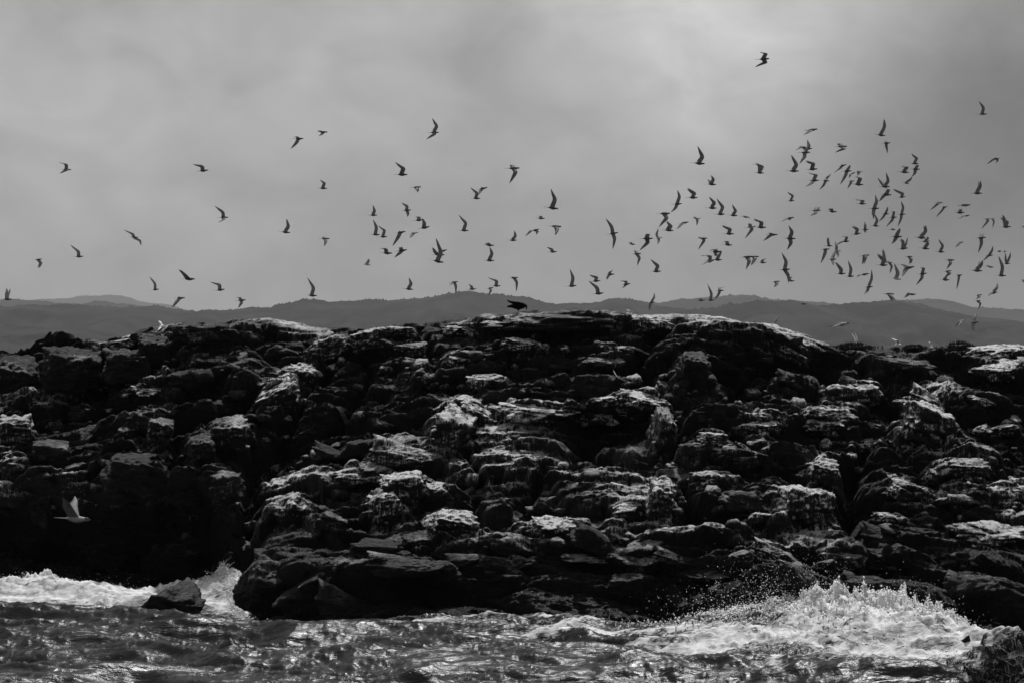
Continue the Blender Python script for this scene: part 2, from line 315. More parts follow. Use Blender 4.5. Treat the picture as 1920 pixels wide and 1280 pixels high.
CLEFTS = [([(690,612),(610,690),(560,770),(505,880)],13,.75),([(330,715),(400,770),(470,850)],12,.6),([(1240,625),(1185,700),(1280,765)],12,.6),([(1555,650),(1650,735),(1690,800)],10,.5),
 ([(1252,790),(1262,870),(1310,985)],13,.8),([(868,862),(905,915),(880,1015)],10,.5),([(1625,840),(1580,960),(1650,1065)],16,.8),([(455,870),(470,980),(440,1090)],24,.9),([(1075,880),(960,960),(930,1010)],9,.45),
 ([(640,640),(700,700),(640,790)],9,.45),([(200,660),(190,740),(120,790)],12,.6),([(330,850),(310,930),(370,1000)],12,.6),([(1420,700),(1330,770),(1270,800)],10,.5),([(790,610),(830,680),(780,760)],9,.4)]
nx = 1180; nv = 400; nb = 46
pxs = np.concatenate([np.linspace(-700, -60, 90)[:-1], np.linspace(-60, 1980, nx - 178), np.linspace(1980, 2700, 91)[1:]]); nx = len(pxs)
vs = np.linspace(-.12, 1, nv)
PX, VV = np.meshgrid(pxs, vs)
PY = ft(PX) + (sk(PX) - ft(PX)) * VV
YB = ybase(PX, VV)
for (a, b, ra, rb, dp) in RECESS:
    YB = YB + dp * np.exp(-(((PX - a) / ra) ** 2 + ((PY - b) / rb) ** 2) ** 1.4)
X = (PX - 960) / F * YB; Z = HC + (HOR - PY) / F * YB; Yw = YB
WPX = PX + fbm(X * 1.3, Z * 1.3, 4., 4) * 22; WPY = PY + fbm(X * 1.3, Z * 1.3, 9., 4) * 14
LEDGE = np.zeros_like(PX); DEP = np.zeros_like(PX)
for (px_, t_, b_, w_, tl_, g_, kd_) in LM:
    c_, s_ = math.cos(R(tl_)), math.sin(R(tl_)); dx = WPX - px_; dy = WPY - (t_ + b_) / 2
    u = (dx * c_ + dy * s_) / (w_ * .66); hh = (b_ - t_); v_ = (-dx * s_ + dy * c_) / hh + .5
    env = np.clip(1 - np.abs(u) ** 3, 0, 1) ** .6
    D_ = min(.55, .10 + .0022 * w_ + .0030 * hh)
    top_ = .35 * u * u                       # the upper edge droops towards both ends
    prof = sst(top_ - .12, top_ + .45, v_) * (1 - sst(1.05, 1.30, v_) * 1.25) * sst(2.6, 1.3, v_)
    LEDGE = np.maximum(LEDGE, 0) * (1 - env * (prof > LEDGE / D_ * 1.) * 0) + np.where(prof > 0, np.maximum(0, D_ * env * prof - np.maximum(LEDGE, 0) * .6), D_ * env * prof)
    g_ = g_ * (.62 if px_ < 430 else 1.0); DEP = np.maximum(DEP, g_ * np.clip(1.15 - np.abs(u) ** 2.5, 0, 1) * sst(top_ - .15, top_ + .08, v_) * sst(2.1, .6, v_))
for pts_, wd_, dp_ in CLEFTS:
    best = np.full(PX.shape, 1e9)
    for (ax_, ay_), (bx_, by_) in zip(pts_[:-1], pts_[1:]):
        vx, vy = bx_ - ax_, by_ - ay_; tt = np.clip(((WPX - ax_) * vx + (WPY - ay_) * vy) / (vx * vx + vy * vy), 0, 1)
        best = np.minimum(best, (WPX - ax_ - tt * vx) ** 2 + (WPY - ay_ - tt * vy) ** 2)
    cut = np.exp(-best / wd_ ** 2); LEDGE = LEDGE - dp_ * cut; DEP = DEP * (1 - cut)
DIP = .018 * X * X + .35 * fbm(X * .16, Z * .2, 3.3, 2)
def cell_layer(su, sv, seed, dome, off, tilt, warp):
    wu = fbm(X * warp, Z * warp, Yw * warp * .4 + seed, 2) * .35; wv = fbm(X * warp + 9, Z * warp, seed * 3.3, 2) * .3
    sl = .12 * math.sin(seed * 2.1)
    f1, f2, lu, lv, rn = voro(X / su + wu, (Z + Yw * .25 + DIP + X * sl * .5) / sv + wv, seed)
    edge = np.clip((f2 - f1) / .22, 0, 1)
    d = dome * np.sqrt(np.clip(1 - (f1 / .85) ** 2, 0, 1)) + off * (rn[..., 2] - .5) * 2 + tilt * (lu * (rn[..., 3] - .5) - lv * (.25 + rn[..., 4] * .9)) * 2
    return d * (.55 + .45 * edge) - dome * .35 * (1 - edge), edge
A, eA = cell_layer(2.7, .85, 1, .22, .34, .40, .45)
B, eB = cell_layer(1.15, .27, 2, .08, .17, .16, .9)
C, eC = cell_layer(.42, .085, 3, .028, .055, .05, 2.0)
n1 = fbm(X * .7, (Z + DIP) * 2.6, Yw * .5, 6, .6) * .16
n2 = ridged(X * 1.0, (Z + DIP) * 5.5, Yw, 5, .62) * .085
inter = sst(1.7, .7, Z)                       # smooth wet foot
d = A * (1 + .5 * inter) + B * (1 - .75 * inter) + C * (1 - .85 * inter) + n1 + n2 * (1 - .5 * inter)
JN = np.zeros_like(X)
for (ja, jb, jc, spc, dep, sd_) in ((.8, .6, .3, .95, .10, 1.), (-.35, .9, .2, .70, .08, 5.), (.95, -.25, .4, 1.3, .12, 9.), (.15, 1., .1, .33, .045, 13.)):
    q_ = (X * ja + (Z + DIP) * jb + Yw * jc) / spc + fbm(X * .6 + sd_, Z * .6, sd_, 3) * .55
    fr = np.abs(q_ - np.round(q_)) * spc
    on = sst(-.12, .22, fbm(X * .45, Z * .5 + sd_, 2. + sd_, 2))
    JN = JN + dep * np.exp(-(fr / .035) ** 2) * on + (np.mod(np.round(q_) * 7.3 + sd_, 3.1) / 3.1 - .5) * dep * .9 * on
d = d - JN
d = d * .85 * (1 - .55 * np.clip(DEP, 0, 1)) + LEDGE
d = d * (.25 + .75 * sst(1.0, .90, VV)) * (1 - .5 * sst(.05, -.1, VV))
nd = np.array([0, -.80, .60])
X = X + d * nd[0] + fbm(Z * 2, Yw, X, 3) * .03; Yd = Yw + d * nd[1]; Z = Z + d * nd[2] - .10 * sst(1.0, .9, VV)
Vf = np.stack([X, Yd, Z], -1)
# back slope, falling to below the water behind
last = Vf[-1]; Vb = []
for j in range(1, nb + 1):
    t = j / nb; p = last.copy(); dd = 9.0 * t
    p[:, 1] += dd; p[:, 0] *= 1 + .0 * t
    hump = fbm(p[:, 0] * .5, p[:, 1] * .5, 3., 4) * .5 * min(1, t * 3)
    p[:, 2] = np.minimum(last[:, 2] * (1 - t ** 1.5) - 1.2 * t - .25 * min(1, t * 6) + hump * .6, last[:, 2] - .05 - .02 * dd)
    Vb.append(p)
V = np.concatenate([Vf.reshape(-1, 3), np.concatenate(Vb)])
islet_me = mesh_np('rocky_islet', V, grid_quads(nx, nv + nb))
_at = islet_me.attributes.new('deposit', 'FLOAT', 'POINT'); _at.data.foreach_set('value', np.concatenate([DEP.ravel(), np.full(nx * nb, .5)]).astype(np.float32))
islet = link('rocky_islet', islet_me, ROCK); islet['guano'] = .13
tag(islet, 'dark guano-streaked rocky islet rising from the surf', kind='structure')
print('islet', time.time() - T0)

from mathutils.bvhtree import BVHTree
_q = grid_quads(nx, nv + nb); BV = BVHTree.FromPolygons(V.tolist(), _q.tolist())
def surf_Y(px, py):
    d_ = Vector(((px - 960) / F, 1, (HOR - py) / F)); h_ = BV.ray_cast(Vector((0, 0, HC)), d_)
    return h_[0].y if h_[0] else None
# ------------------------------------------------------------------ rock shapes
import bmesh
def ico(sub):
    bm = bmesh.new(); bmesh.ops.create_icosphere(bm, subdivisions=sub, radius=1)
    v = np.array([x.co[:] for x in bm.verts], np.float32); f = np.array([[a.index for a in x.verts] for x in bm.faces], np.int32); bm.free(); return v, f
IC4, IC3 = ico(5), ico(4)
def rock_np(ic, seed, kind, rough=1.):
    v, f = ic; r = np.random.RandomState(seed)
    n = v / np.linalg.norm(v, axis=1)[:, None]
    m = r.normal(size=(13, 3)); m /= np.linalg.norm(m, axis=1)[:, None]; h = r.uniform(.74, 1.0, 13)
    if kind == 'slab':
        m = np.concatenate([m, [[.06, -.05, 1], [0, 0, -1]]]); h = np.concatenate([h * 1.0 + .08, [.52, .6]])
    if kind == 'block':
        rot = r.uniform(-.25, .25, 3)
        ax = np.array(Matrix.Rotation(rot[0], 3, 'X') @ Matrix.Rotation(rot[1], 3, 'Y') @ Matrix.Rotation(rot[2], 3, 'Z'))
        m = np.concatenate([ax, -ax, m[:5]]); h = np.concatenate([r.uniform(.62, .8, 6), h[:5] + .02])
    dn = np.maximum(n @ m.T, .02); rr = h[None] / dn
    k = 24. if kind != 'round' else 12.
    rad = -np.log(np.exp(-k * np.minimum(rr, 3)).sum(1)) / k
    p = n * rad[:, None]
    s = seed * 1.37; q = p * 1.5
    nn = fbm(q[:, 0] + s, q[:, 1], q[:, 2] * 1.3, 6, .58) * .17 * rough + ridged(q[:, 0] * 1.2 + s, q[:, 1] * 1.2 + 4, q[:, 2] * 3.2, 4, .55) * .045 * rough
    # bedding planes: small steps in height
    zz = p[:, 2] * 7 + fbm(p[:, 0] * 1.2 + s, p[:, 1] * 1.2, 0, 2) * 1.5; st = (zz - np.floor(zz)); nn = nn + (np.minimum(st * 5, 1) - st) * .035 * rough
    p = p * (1 + nn[:, None]); return p, f
def norm_unit(p):
    lo, hi = p.min(0), p.max(0); return (p - (lo + hi) / 2) / ((hi - lo) / 2)
VAR = {}
def variant(kind, i, big):
    key = (kind, i, big)
    if key not in VAR:
        p, f = rock_np(IC4 if big else IC3, 100 + i * 7 + {'slab': 0, 'block': 1, 'round': 2}[kind], kind, 1.0 if kind == 'round' else 1.5)
        VAR[key] = mesh_np('rock_' + kind, norm_unit(p), f); VAR[key].materials.append(ROCK)
    return VAR[key]
rnd = random.Random(5)
def put_rock(px, py, w, h, tilt=0, g=.6, kind='slab', big=True, pitch=None, depth=None, prot=.12, name=None, label=None, yaw=None):
    p = base_pt(px, py + h * .3); yy = surf_Y(px, py + h * .15)
    if yy: p = world(px, py, yy)
    sc = p.y / F
    o = link(name or ('rock_slab' if kind == 'slab' else 'boulder'), variant(kind, rnd.randrange(7), big), None, islet)
    wm, hm_ = w * sc, h * sc
    dm = depth or min(max(wm * .5, hm_ * 1.1), max(hm_ * 2.6, .25), 1.1)
    c = world(px, py, p.y - dm * prot - .05)
    o.location = c; o.scale = (wm / 2, dm / 2, hm_ / 2)
    o.rotation_euler = (R(pitch if pitch is not None else (rnd.uniform(2, 7) if py < sk(px) + 45 else rnd.uniform(8, 24))), R(tilt), R(yaw if yaw is not None else rnd.uniform(-14, 14)))
    o['guano'] = g
    if label: o['label'] = label
    return o
for (px, t_, b_, w, tl, g, kd) in LM:
    if 150 < w < 300: continue
    put_rock(px, (t_ + b_) / 2, w * 1.06, (b_ - t_) * (1.15 if kd != 'block' else 1.0), tl, min(1, g * (1.15 if px > 430 else .7)), kd, prot=-.08)
# smooth wet rocks of the foot
FT = [(70,985,1040,130,-6),(200,1000,1070,150,8),(330,1010,1080,120,-10),(120,1050,1100,110,4),(260,1060,1115,120,-6),(20,1040,1095,90,0),(505,1035,1160,150,-18),(590,1070,1175,150,-22),(650,1090,1170,120,6),(760,1030,1085,150,-3),(820,1045,1100,90,8),(1110,1036,1060,130,2),(1190,1040,1066,110,3),(1195,1072,1128,110,4),(1330,1065,1090,120,0),
      (1840,1060,1130,150,-12),(1500,1060,1110,110,20),(1640,1080,1130,120,10),(1380,1085,1130,110,0),(430,1060,1120,90,-20),(1270,1030,1060,90,10)]
for (px, t_, b_, w, tl) in FT:
    o = put_rock(px, (t_ + b_) / 2, w, (b_ - t_), tl, .35, 'round', pitch=14, prot=.22)
# scattered middle-sized rocks
def recessed(px, py):
    return max(math.exp(-(((px - a) / ra) ** 2 + ((py - b) / rb) ** 2)) * min(1, dp + .2) for a, b, ra, rb, dp in RECESS)
n = 0
while n < 70:
    px = rnd.uniform(-160, 2080); a, b = float(sk(px)), float(ft(px)); py = rnd.uniform(a + 14, b - 110)
    if recessed(px, py) > .45 or any(abs(px - l[0]) < l[3] * .55 and l[1] - 12 < py < l[2] + 6 for l in LM): continue
    w = rnd.choice((32, 40, 52, 66, 84, 110)) * rnd.uniform(.85, 1.15); kd = rnd.choice(('slab', 'slab', 'slab', 'block', 'round'))
    h = w * {'slab': rnd.uniform(.25, .4), 'block': rnd.uniform(.38, .6), 'round': rnd.uniform(.35, .5)}[kd]
    low = (b - py) / (b - a)
    g = rnd.uniform(.0, .75) ** 1.3
    put_rock(px, py, w, h, rnd.gauss(3, 13), g, kd, big=False, prot=rnd.uniform(-.25, .02)); n += 1
# rubble: thousands of smaller stones, one mesh
VS, FS, base_i = [], [], 0
protos = [rock_np(ico(2), 300 + i, k, 1.5) for i, k in enumerate(['block', 'slab', 'block', 'slab', 'block', 'slab'])]
protos = [(norm_unit(p).astype(np.float32), f) for p, f in protos]
n = 0
while n < 420:
    px = rnd.uniform(-150, 2070); a, b = float(sk(px)), float(ft(px)); py = rnd.uniform(a + 8, b - 60)
    if rnd.random() > .5 + .9 * (b - py) / (b - a): continue
    if recessed(px, py) > .7: continue
    yy = surf_Y(px, py)
    if yy is None: continue
    p = world(px, py, yy); w = rnd.choice((.06, .08, .1, .13, .16, .2)) * 1.0 * rnd.uniform(.8, 1.3)
    P, f = rnd.choice(protos)
    M_ = np.array((Matrix.Rotation(R(rnd.uniform(-10, 40)), 3, 'X') @ Matrix.Rotation(R(rnd.gauss(0, 14)), 3, 'Y') @ Matrix.Rotation(rnd.uniform(0, 6.28), 3, 'Z')))
    q = (P * np.array([w, w * .8, w * rnd.uniform(.35, .65)])) @ M_.T
    q = q + np.array([p.x, p.y, p.z]) + nd * (w * rnd.uniform(-.2, .3))
    VS.append(q); FS.append(f + base_i); base_i += len(P); n += 1
rub = link('rubble', mesh_np('rubble', np.concatenate(VS), np.concatenate(FS)), ROCK, islet); rub['kind'] = 'stuff'; rub['guano'] = .5
print('rocks', time.time() - T0)

# ------------------------------------------------------------------ rocks standing in the surf
def surf_rock(px, foot, top, w, kind, mat, seed, label, tilt=0, dep=.8):
    Y = HC * F / (foot - HOR); sc = Y / F
    p, f = rock_np(IC4, seed, kind, 1.1 if seed in (52, 53, 54) else .8); me = mesh_np('surf_rock', norm_unit(p), f); me.materials.append(mat)
    o = bpy.data.objects.new('surf_rock', me); COL.objects.link(o)
    h = (foot - top) * sc * 1.5; o.scale = (w * sc / 2, w * sc / 2 * dep, h / 2); o.location = world(px, foot, Y) + Vector((0, .1, h / 2 - h / 3)); o.rotation_euler = (R(8), R(tilt), R(seed * 31 % 20))
    tag(o, label, 'rock', 'rocks awash in the surf'); return o
surf_rock(318, 1154, 1098, 135, 'round', WET, 41, 'black humped rock between the two white surf runs at left', -4)
surf_rock(235, 1152, 1136, 66, 'slab', WET, 42, 'low flat wet rock barely clear of the foam, left of the black hump')
surf_rock(155, 1142, 1116, 95, 'slab', WET, 43, 'dark flat rock sticking out of the surf at far left', 3)
surf_rock(400, 1130, 1078, 90, 'round', WET, 44, 'dark rock behind the small splash, just left of the smooth foot rocks')
surf_rock(1866, 1300, 1160, 225, 'round', WETF, 52, 'large rounded foam-washed rock in the bottom right corner', 4)
surf_rock(1955, 1290, 1180, 130, 'round', WETF, 53, 'streaming wet rock at the right edge beside the corner rock', -6)
surf_rock(1808, 1290, 1250, 70, 'round', WETF, 54, 'low foam-covered rock against the left side of the corner rock', 0)
surf_rock(1800, 1240, 1184, 46, 'round', WET, 46, 'small dark rock poking through foam left of the corner rock', 12)
surf_rock(1866, 1232, 1172, 62, 'round', WET, 47, 'small black rock behind the foam-washed corner rock', 0)
surf_rock(1935, 1240, 1200, 70, 'round', WETF, 48, 'foam-streaked rock cut off by the right edge', 0)

# ------------------------------------------------------------------ sea
xs = np.linspace(-10.6, 10.6, 1000); ex = 10.6 * 1.22 ** np.arange(1, 36)
xs = np.concatenate([-ex[::-1], xs, ex])
ys = np.concatenate([np.linspace(-60, 37, 40)[:-1], np.linspace(37, 55.5, 400), 55.5 + 1.2 * 1.25 ** np.arange(0, 42)]); ys = ys[ys < 23000]
SX, SY = np.meshgrid(xs, ys)
SPX = 960 + SX / SY * F; SPX = np.where(SY < 5, 960, SPX)
fine = sst(14, 10.5, np.abs(SX)) * sst(35, 38, SY) * sst(58, 54, SY)
wx = SX + fbm(SX * .3, SY * .3, 0, 2) * .8; wy = SY + fbm(SX * .3, SY * .3, 5, 2) * .6
ph = wy * 1.0 + wx * .32
sw = np.sin(ph * 1.25 + fbm(SX * .16, SY * .25, 8, 2) * 2.4) * .21
ch = ridged(wx * .33, wy * .8 + wx * .22, .3, 5, .48) * .17
ch2 = ridged(wx * 1.0 + 3, wy * 2.6 + wx * .6, 1.3, 4, .52) * .036
H = (sw + ch + ch2) * fine
yfoot = HC * F / (ft(SPX) - HOR)
near = SY - yfoot                                # negative = in front of the rock
def bump2(px, dy, rx, ry): return np.exp(-((SPX - px) / rx) ** 2 - ((near - dy) / ry) ** 2)
lump = ridged(SX * 1.1, SY * 1.4, 4.2, 5, .6)
lump2 = fbm(SX * 3.2, SY * 3.2, 6.1, 4, .6)
surge = bump2(1585, -.75, 80, .75) * .36 + bump2(1670, -.85, 70, .8) * .36 + bump2(1430, -.4, 110, .6) * .10 + bump2(1760, -1.0, 70, 1.0) * .30 + bump2(1610, -1.0, 260, 1.0) * .10 + bump2(1560, -2.6, 300, 1.3) * .16
def bw(px, Y, rx, ry): return np.exp(-((SPX - px) / rx) ** 2 - ((SY - Y) / ry) ** 2)
surge = surge + bw(105, 56.2, 55, .9) * .24 + bw(10, 56.5, 60, 1.2) * .22 + bw(85, 54, 25, .5) * .14 + bw(300, 57, 160, .8) * .16 + bw(425, 53.8, 30, .7) * .10 + bw(465, 53.2, 40, .5) * .10
surge = surge + bump2(790, -.35, 60, .25) * .08 + bump2(690, -.2, 50, .25) * .08
lump3 = ridged(SX * 4.5, SY * 3.5, 2.2, 4, .62)
H = H + sst(510, 440, SPX) * sst(52.6, 54.5, SY) * sst(60, 57, SY) * fine * (lump * .10 + lump2 * .16 + lump3 * .05)
H = H + surge * (.72 + .30 * lump + .40 * lump2 + .26 * lump3) * fine
foam = np.clip(surge * 3.0, 0, .92)
foam = np.maximum(foam, bump2(1650, -2.5, 260, 3.4) * .66); foam = np.maximum(foam, bump2(1860, -3, 130, 3.2) * .72)
foam = np.maximum(foam, bump2(1350, -2.6, 240, 2.6) * .56); foam = np.maximum(foam, bump2(1050, -.9, 300, .9) * .50)
foam = np.maximum(foam, bump2(760, -.5, 160, .6) * .50); foam = np.maximum(foam, sst(-.9, -.1, near) * .42)
lf = sst(510, 440, SPX) * sst(51.2, 53.2, SY + .5 * pn(SX * .7, SY * .7, 2.)); foam = np.maximum(foam, lf * (.80 + .25 * pn(SX * .5, SY * .5, 9.)))
foam = np.maximum(foam, bw(445, 52.6, 75, 1.1) * .85); foam = np.maximum(foam, bump2(620, -.35, 150, .3) * .6); foam = np.maximum(foam, bw(320, 52.2, 110, .7) * .62)
foam = foam + sst(.2, 1.0, (ridged(wx * .45, wy * 1.3 + wx * .35, 7.7, 4, .55) - .75)) * .5 * (.5 + .5 * sst(300, 1200, SPX)) + .05
foam = np.clip(foam + (H > .2) * .0, 0, 1) * sst(30, 36, SY) + .02
Vs = np.stack([SX, SY, H], -1).reshape(-1, 3)
sea_me = mesh_np('sea', Vs, grid_quads(len(xs), len(ys)))
at = sea_me.attributes.new('foam', 'FLOAT', 'POINT'); at.data.foreach_set('value', foam.ravel().astype(np.float32))
sea = link('sea', sea_me, SEA); tag(sea, 'choppy dark sea streaked with foam', kind='structure')
print('sea', time.time() - T0)

# ------------------------------------------------------------------ spray: blobs and droplets thrown up by the surf
oc_v = np.array([(1,0,0),(0,1,0),(-1,0,0),(0,-1,0),(0,0,1),(0,0,-1)], np.float32)
oc_f = np.array([(0,1,4),(1,2,4),(2,3,4),(3,0,4),(1,0,5),(2,1,5),(3,2,5),(0,3,5)], np.int32)
def seah(px, Y):
    i = int(np.clip(np.searchsorted(ys, Y), 0, len(ys) - 1)); x = (px - 960) / F * Y; j = int(np.clip(np.searchsorted(xs, x), 0, len(xs) - 1)); return float(H[i, j])
def spray(name, label, spec, seed):
    r = random.Random(seed); VS, FS, bi = [], [], 0
    def blob(p, s, el=1.0, ang=0):
        nonlocal bi
        q = oc_v * np.array([s * r.uniform(.7, 1.3), s * r.uniform(.7, 1.3), s * el * r.uniform(.7, 1.3)]) * (1 + .25 * np.array([r.uniform(-1, 1) for _ in range(len(oc_v))])[:, None])
        c, sn = math.cos(ang), math.sin(ang); q = np.stack([q[:, 0] * c + q[:, 2] * sn, q[:, 1], -q[:, 0] * sn + q[:, 2] * c], 1)
        VS.append(q + np.array(p)); FS.append(oc_f + bi); bi += len(oc_v)
    for (ty, px, dy, rx, ry, n, h, s0) in spec:
        for _ in range(n):
            x_ = px + r.gauss(0, rx * .5); Y = HC * F / (float(ft(x_)) - HOR) + dy + r.gauss(0, ry * .5)
            z = seah(x_, Y); X_ = (x_ - 960) / F * Y
            if ty == 'foam':
                blob((X_, Y, z + abs(r.gauss(0, h))), s0 * r.uniform(.35, 1.2))
            elif ty == 'drop':
                hh = h * (abs(r.gauss(0, .55))) ; blob((X_, Y, z + hh), s0 * (.35 + .9 * r.random() ** 2.5) * max(.4, 1 - .3 * hh / h))
            elif ty == 'jet':          # a curved strand breaking into drops
                a = r.gauss(0, .6); L_ = h * r.uniform(.35, 1); k = int(L_ / (s0 * .75)) + 3; dy_ = r.gauss(0, .2); cv = r.uniform(-.9, .9)
                for i in range(k):
                    t = i / k; blob((X_ + (a * t + cv * t * t) * L_ * .8 + r.gauss(0, s0 * .4), Y + dy_ * t * L_, z - .03 + t * L_ * (1.25 - .35 * t) + r.gauss(0, s0 * .4)), s0 * (1.1 - .75 * t) * r.uniform(.5, 1.1), 1.5, a)
    o = link(name, mesh_np(name, np.concatenate(VS), np.concatenate(FS)), FOAM); tag(o, label, kind='stuff'); return o
spray('sea_spray', 'burst of white foam and droplets at the right foot of the islet',
 [('foam', 1590, -.75, 330, 1.1, 5200, .035, .020), ('foam', 1600, -.45, 330, .4, 3000, .05, .017), ('foam', 1740, -.9, 90, .9, 1500, .06, .02), ('jet', 1600, -.5, 340, .4, 260, .20, .011), ('jet', 1440, -.35, 130, .3, 80, .16, .010),
  ('drop', 1440, -.3, 150, .6, 1500, .80, .012), ('drop', 1330, -.2, 110, .5, 420, .60, .010), ('drop', 1600, -.4, 260, .6, 900, .48, .010), ('drop', 1730, -.6, 90, .6, 260, .40, .010), ('foam', 1370, -.5, 90, .5, 1000, .025, .018), ('foam', 1850, -5.2, 110, 1.2, 2600, .07, .02), ('jet', 1840, -4.6, 90, .5, 80, .2, .011), ('drop', 1830, -4.5, 110, .8, 260, .3, .010)], 3)
spray('sea_spray', 'white foam breaking on the rocks at the left foot of the islet',
 [('foam', 95, -1.8, 130, 1.4, 3600, .07, .02), ('foam', 10, -1.3, 80, 1.0, 1400, .04, .022), ('jet', 120, -1.8, 90, .6, 200, .26, .013), ('drop', 110, -1.8, 150, .6, 900, .45, .012), ('foam', 300, -.8, 160, .5, 1400, .025, .018)], 4)
spray('sea_spray', 'small forked splash against the smooth rocks left of centre',
 [('foam', 425, -2.2, 36, .7, 1400, .05, .018), ('jet', 408, -1.8, 14, .3, 20, .38, .012), ('jet', 446, -1.8, 12, .3, 16, .40, .012), ('jet', 430, -1.8, 60, .4, 50, .14, .012), ('foam', 440, -2.2, 80, .9, 1600, .04, .016), ('drop', 425, -1.8, 60, .4, 160, .6, .009), ('foam', 690, -.15, 40, .2, 240, .03, .014), ('drop', 700, -.1, 30, .2, 40, .2, .009)], 5)
print('spray', time.time() - T0)
bpy.context.view_layer.update()
dg = bpy.context.evaluated_depsgraph_get()
def hit(px, py):
    d = Vector(((px - 960) / F, 1, (HOR - py) / F)).normalized(); o0 = Vector((0, 0, HC)) + d * 30
    ok, loc, *_ = S.ray_cast(dg, o0, d, distance=60)
    return loc if ok else None
# haze box must not catch the ray: start inside it; its far walls lie beyond the ray's reach
def ridge_point(px, py):
    for k in range(0, 60):
        p = hit(px, py + k)
        if p: return p
    return world(px, py, 58)

# ------------------------------------------------------------------ terns
def catmull(P, n):
    out = []; P = [P[0] * 2 - P[1]] + list(P) + [P[-1] * 2 - P[-2]]
    for i in range(1, len(P) - 2):
        for k in range(n):
            t = k / n; a, b, c, d = P[i - 1], P[i], P[i + 1], P[i + 2]
            out.append(.5 * ((2 * b) + (-a + c) * t + (2 * a - 5 * b + 4 * c - d) * t * t + (-a + 3 * b - 3 * c + d) * t ** 3))
    out.append(P[-2]); return out
def tube(Vl, Fl, Ml, pts, rad, mat, up=Vector((0, 0, 1)), seg=8, flat=1.0, matf=None):
    b = len(Vl); nn = len(pts)
    for i, p in enumerate(pts):
        t = (pts[min(i + 1, nn - 1)] - pts[max(i - 1, 0)]).normalized(); s = t.cross(up).normalized(); u = s.cross(t)
        for k in range(seg):
            a = 2 * math.pi * k / seg; Vl.append(p + (s * math.cos(a) * flat + u * math.sin(a)) * rad[i])
    for i in range(nn - 1):
        for k in range(seg):
            Fl.append((b + i * seg + k, b + i * seg + (k + 1) % seg, b + (i + 1) * seg + (k + 1) % seg, b + (i + 1) * seg + k)); Ml.append(matf(i, k) if matf else mat)
    Fl.append(tuple(b + k for k in range(seg))[::-1]); Ml.append(mat); Fl.append(tuple(b + (nn - 1) * seg + k for k in range(seg))); Ml.append(mat)
TL = .36      # tern length, metres
def make_tern(tail, bill, wings, pale=False, white=False, body_yaw=0.0, folded=False):
    """all points are Vectors in metres relative to the body centre, x right, y away, z up"""
    Vl, Fl, Ml = [], [], []
    ax = (bill - tail); L = ax.length; ax = ax.normalized()
    P = lambda t, dz=0: tail + ax * (L * t) + Vector((0, 0, dz * L))
    ts = [.30, .38, .47, .57, .67, .76, .83, .88, .92, .95]; rr = [.015, .042, .074, .094, .092, .068, .050, .053, .042, .014]
    dz = [0.0, 0, -.004, -.010, -.010, 0, .006, .008, .004, 0]
    up = Vector((0, 0, 1))
    tube(Vl, Fl, Ml, [P(t, z) for t, z in zip(ts, dz)], [r_ * L for r_ in rr], 0, seg=8, matf=lambda i, k: 2 if (i >= 6 and 0 <= k <= 3) else 0)
    side = ax.cross(up).normalized()
    # forked tail: flattened base and two streamers
    for s in (-1, 1):
        b = len(Vl); base = P(.40); tip = P(0.0) + side * (s * .045 * L)
        mid = P(.2) + side * (s * .035 * L)
        for q, wd, th in ((base, .035, .014), (mid, .028, .006), (tip, .004, .002)):
            for a_, b_ in ((-1, 0), (0, 1), (1, 0), (0, -1)): Vl.append(q + side * (a_ * wd * L) + up * (b_ * th * L))
        for i in range(2):
            for k in range(4): Fl.append((b + i * 4 + k, b + i * 4 + (k + 1) % 4, b + i * 4 + 4 + (k + 1) % 4, b + i * 4 + 4 + k)); Ml.append(0)
    # wings: swept, tapering, cambered
    for (wrist, tip) in wings:
        sh = P(.70, .012)
        fwd = wrist + ax * .01 * L
        lead = catmull([sh, fwd, (fwd * .42 + tip * .58) + ax * (.045 * L), tip], 4)
        nL = len(lead); chords = np.interp(np.linspace(0, 1, nL), [0, .2, .38, .6, .8, 1], [.30, .28, .26, .19, .11, .008])
        b = len(Vl)
        for i, q in enumerate(lead):
            sp = (lead[min(i + 1, nL - 1)] - lead[max(i - 1, 0)]).normalized()
            bk = (-ax - sp * (-ax).dot(sp) * .75)
            if bk.length < .15: bk = -ax + Vector((0, 0, -.3))
            bk.normalize(); nrm = sp.cross(bk).normalized(); c = chords[i] * L; th = .016 * L * (1 - .75 * i / nL)
            Vl += [q, q + bk * c * .33 + nrm * th, q + bk * c, q + bk * c * .33 - nrm * th * .4]
        for i in range(nL - 1):
            for k in range(4): Fl.append((b + i * 4 + k, b + i * 4 + (k + 1) % 4, b + i * 4 + 4 + (k + 1) % 4, b + i * 4 + 4 + k)); Ml.append(1)
        Fl.append((b, b + 1, b + 2, b + 3)); Ml.append(1)
    me = bpy.data.meshes.new('tern'); me.from_pydata([v[:] for v in Vl], [], Fl)
    for m in ((WHITE, WHITE, CAP) if white else (PALE, PALEW, CAP) if pale else (PLUM, WING, CAP)): me.materials.append(m)
    for p_, m in zip(me.polygons, Ml): p_.material_index = m; p_.use_smooth = True
    # bill
    Vb, Fb, Mb = [], [], []
    tube(Vb, Fb, Mb, [P(.935), P(.97, -.003), P(1.0, -.008)], [.016 * L, .011 * L, .002 * L], 0, seg=6)
    mb = bpy.data.meshes.new('bill'); mb.from_pydata([v[:] for v in Vb], [], Fb); mb.materials.append(BILL)
    for p_ in mb.polygons: p_.use_smooth = True
    return me, mb
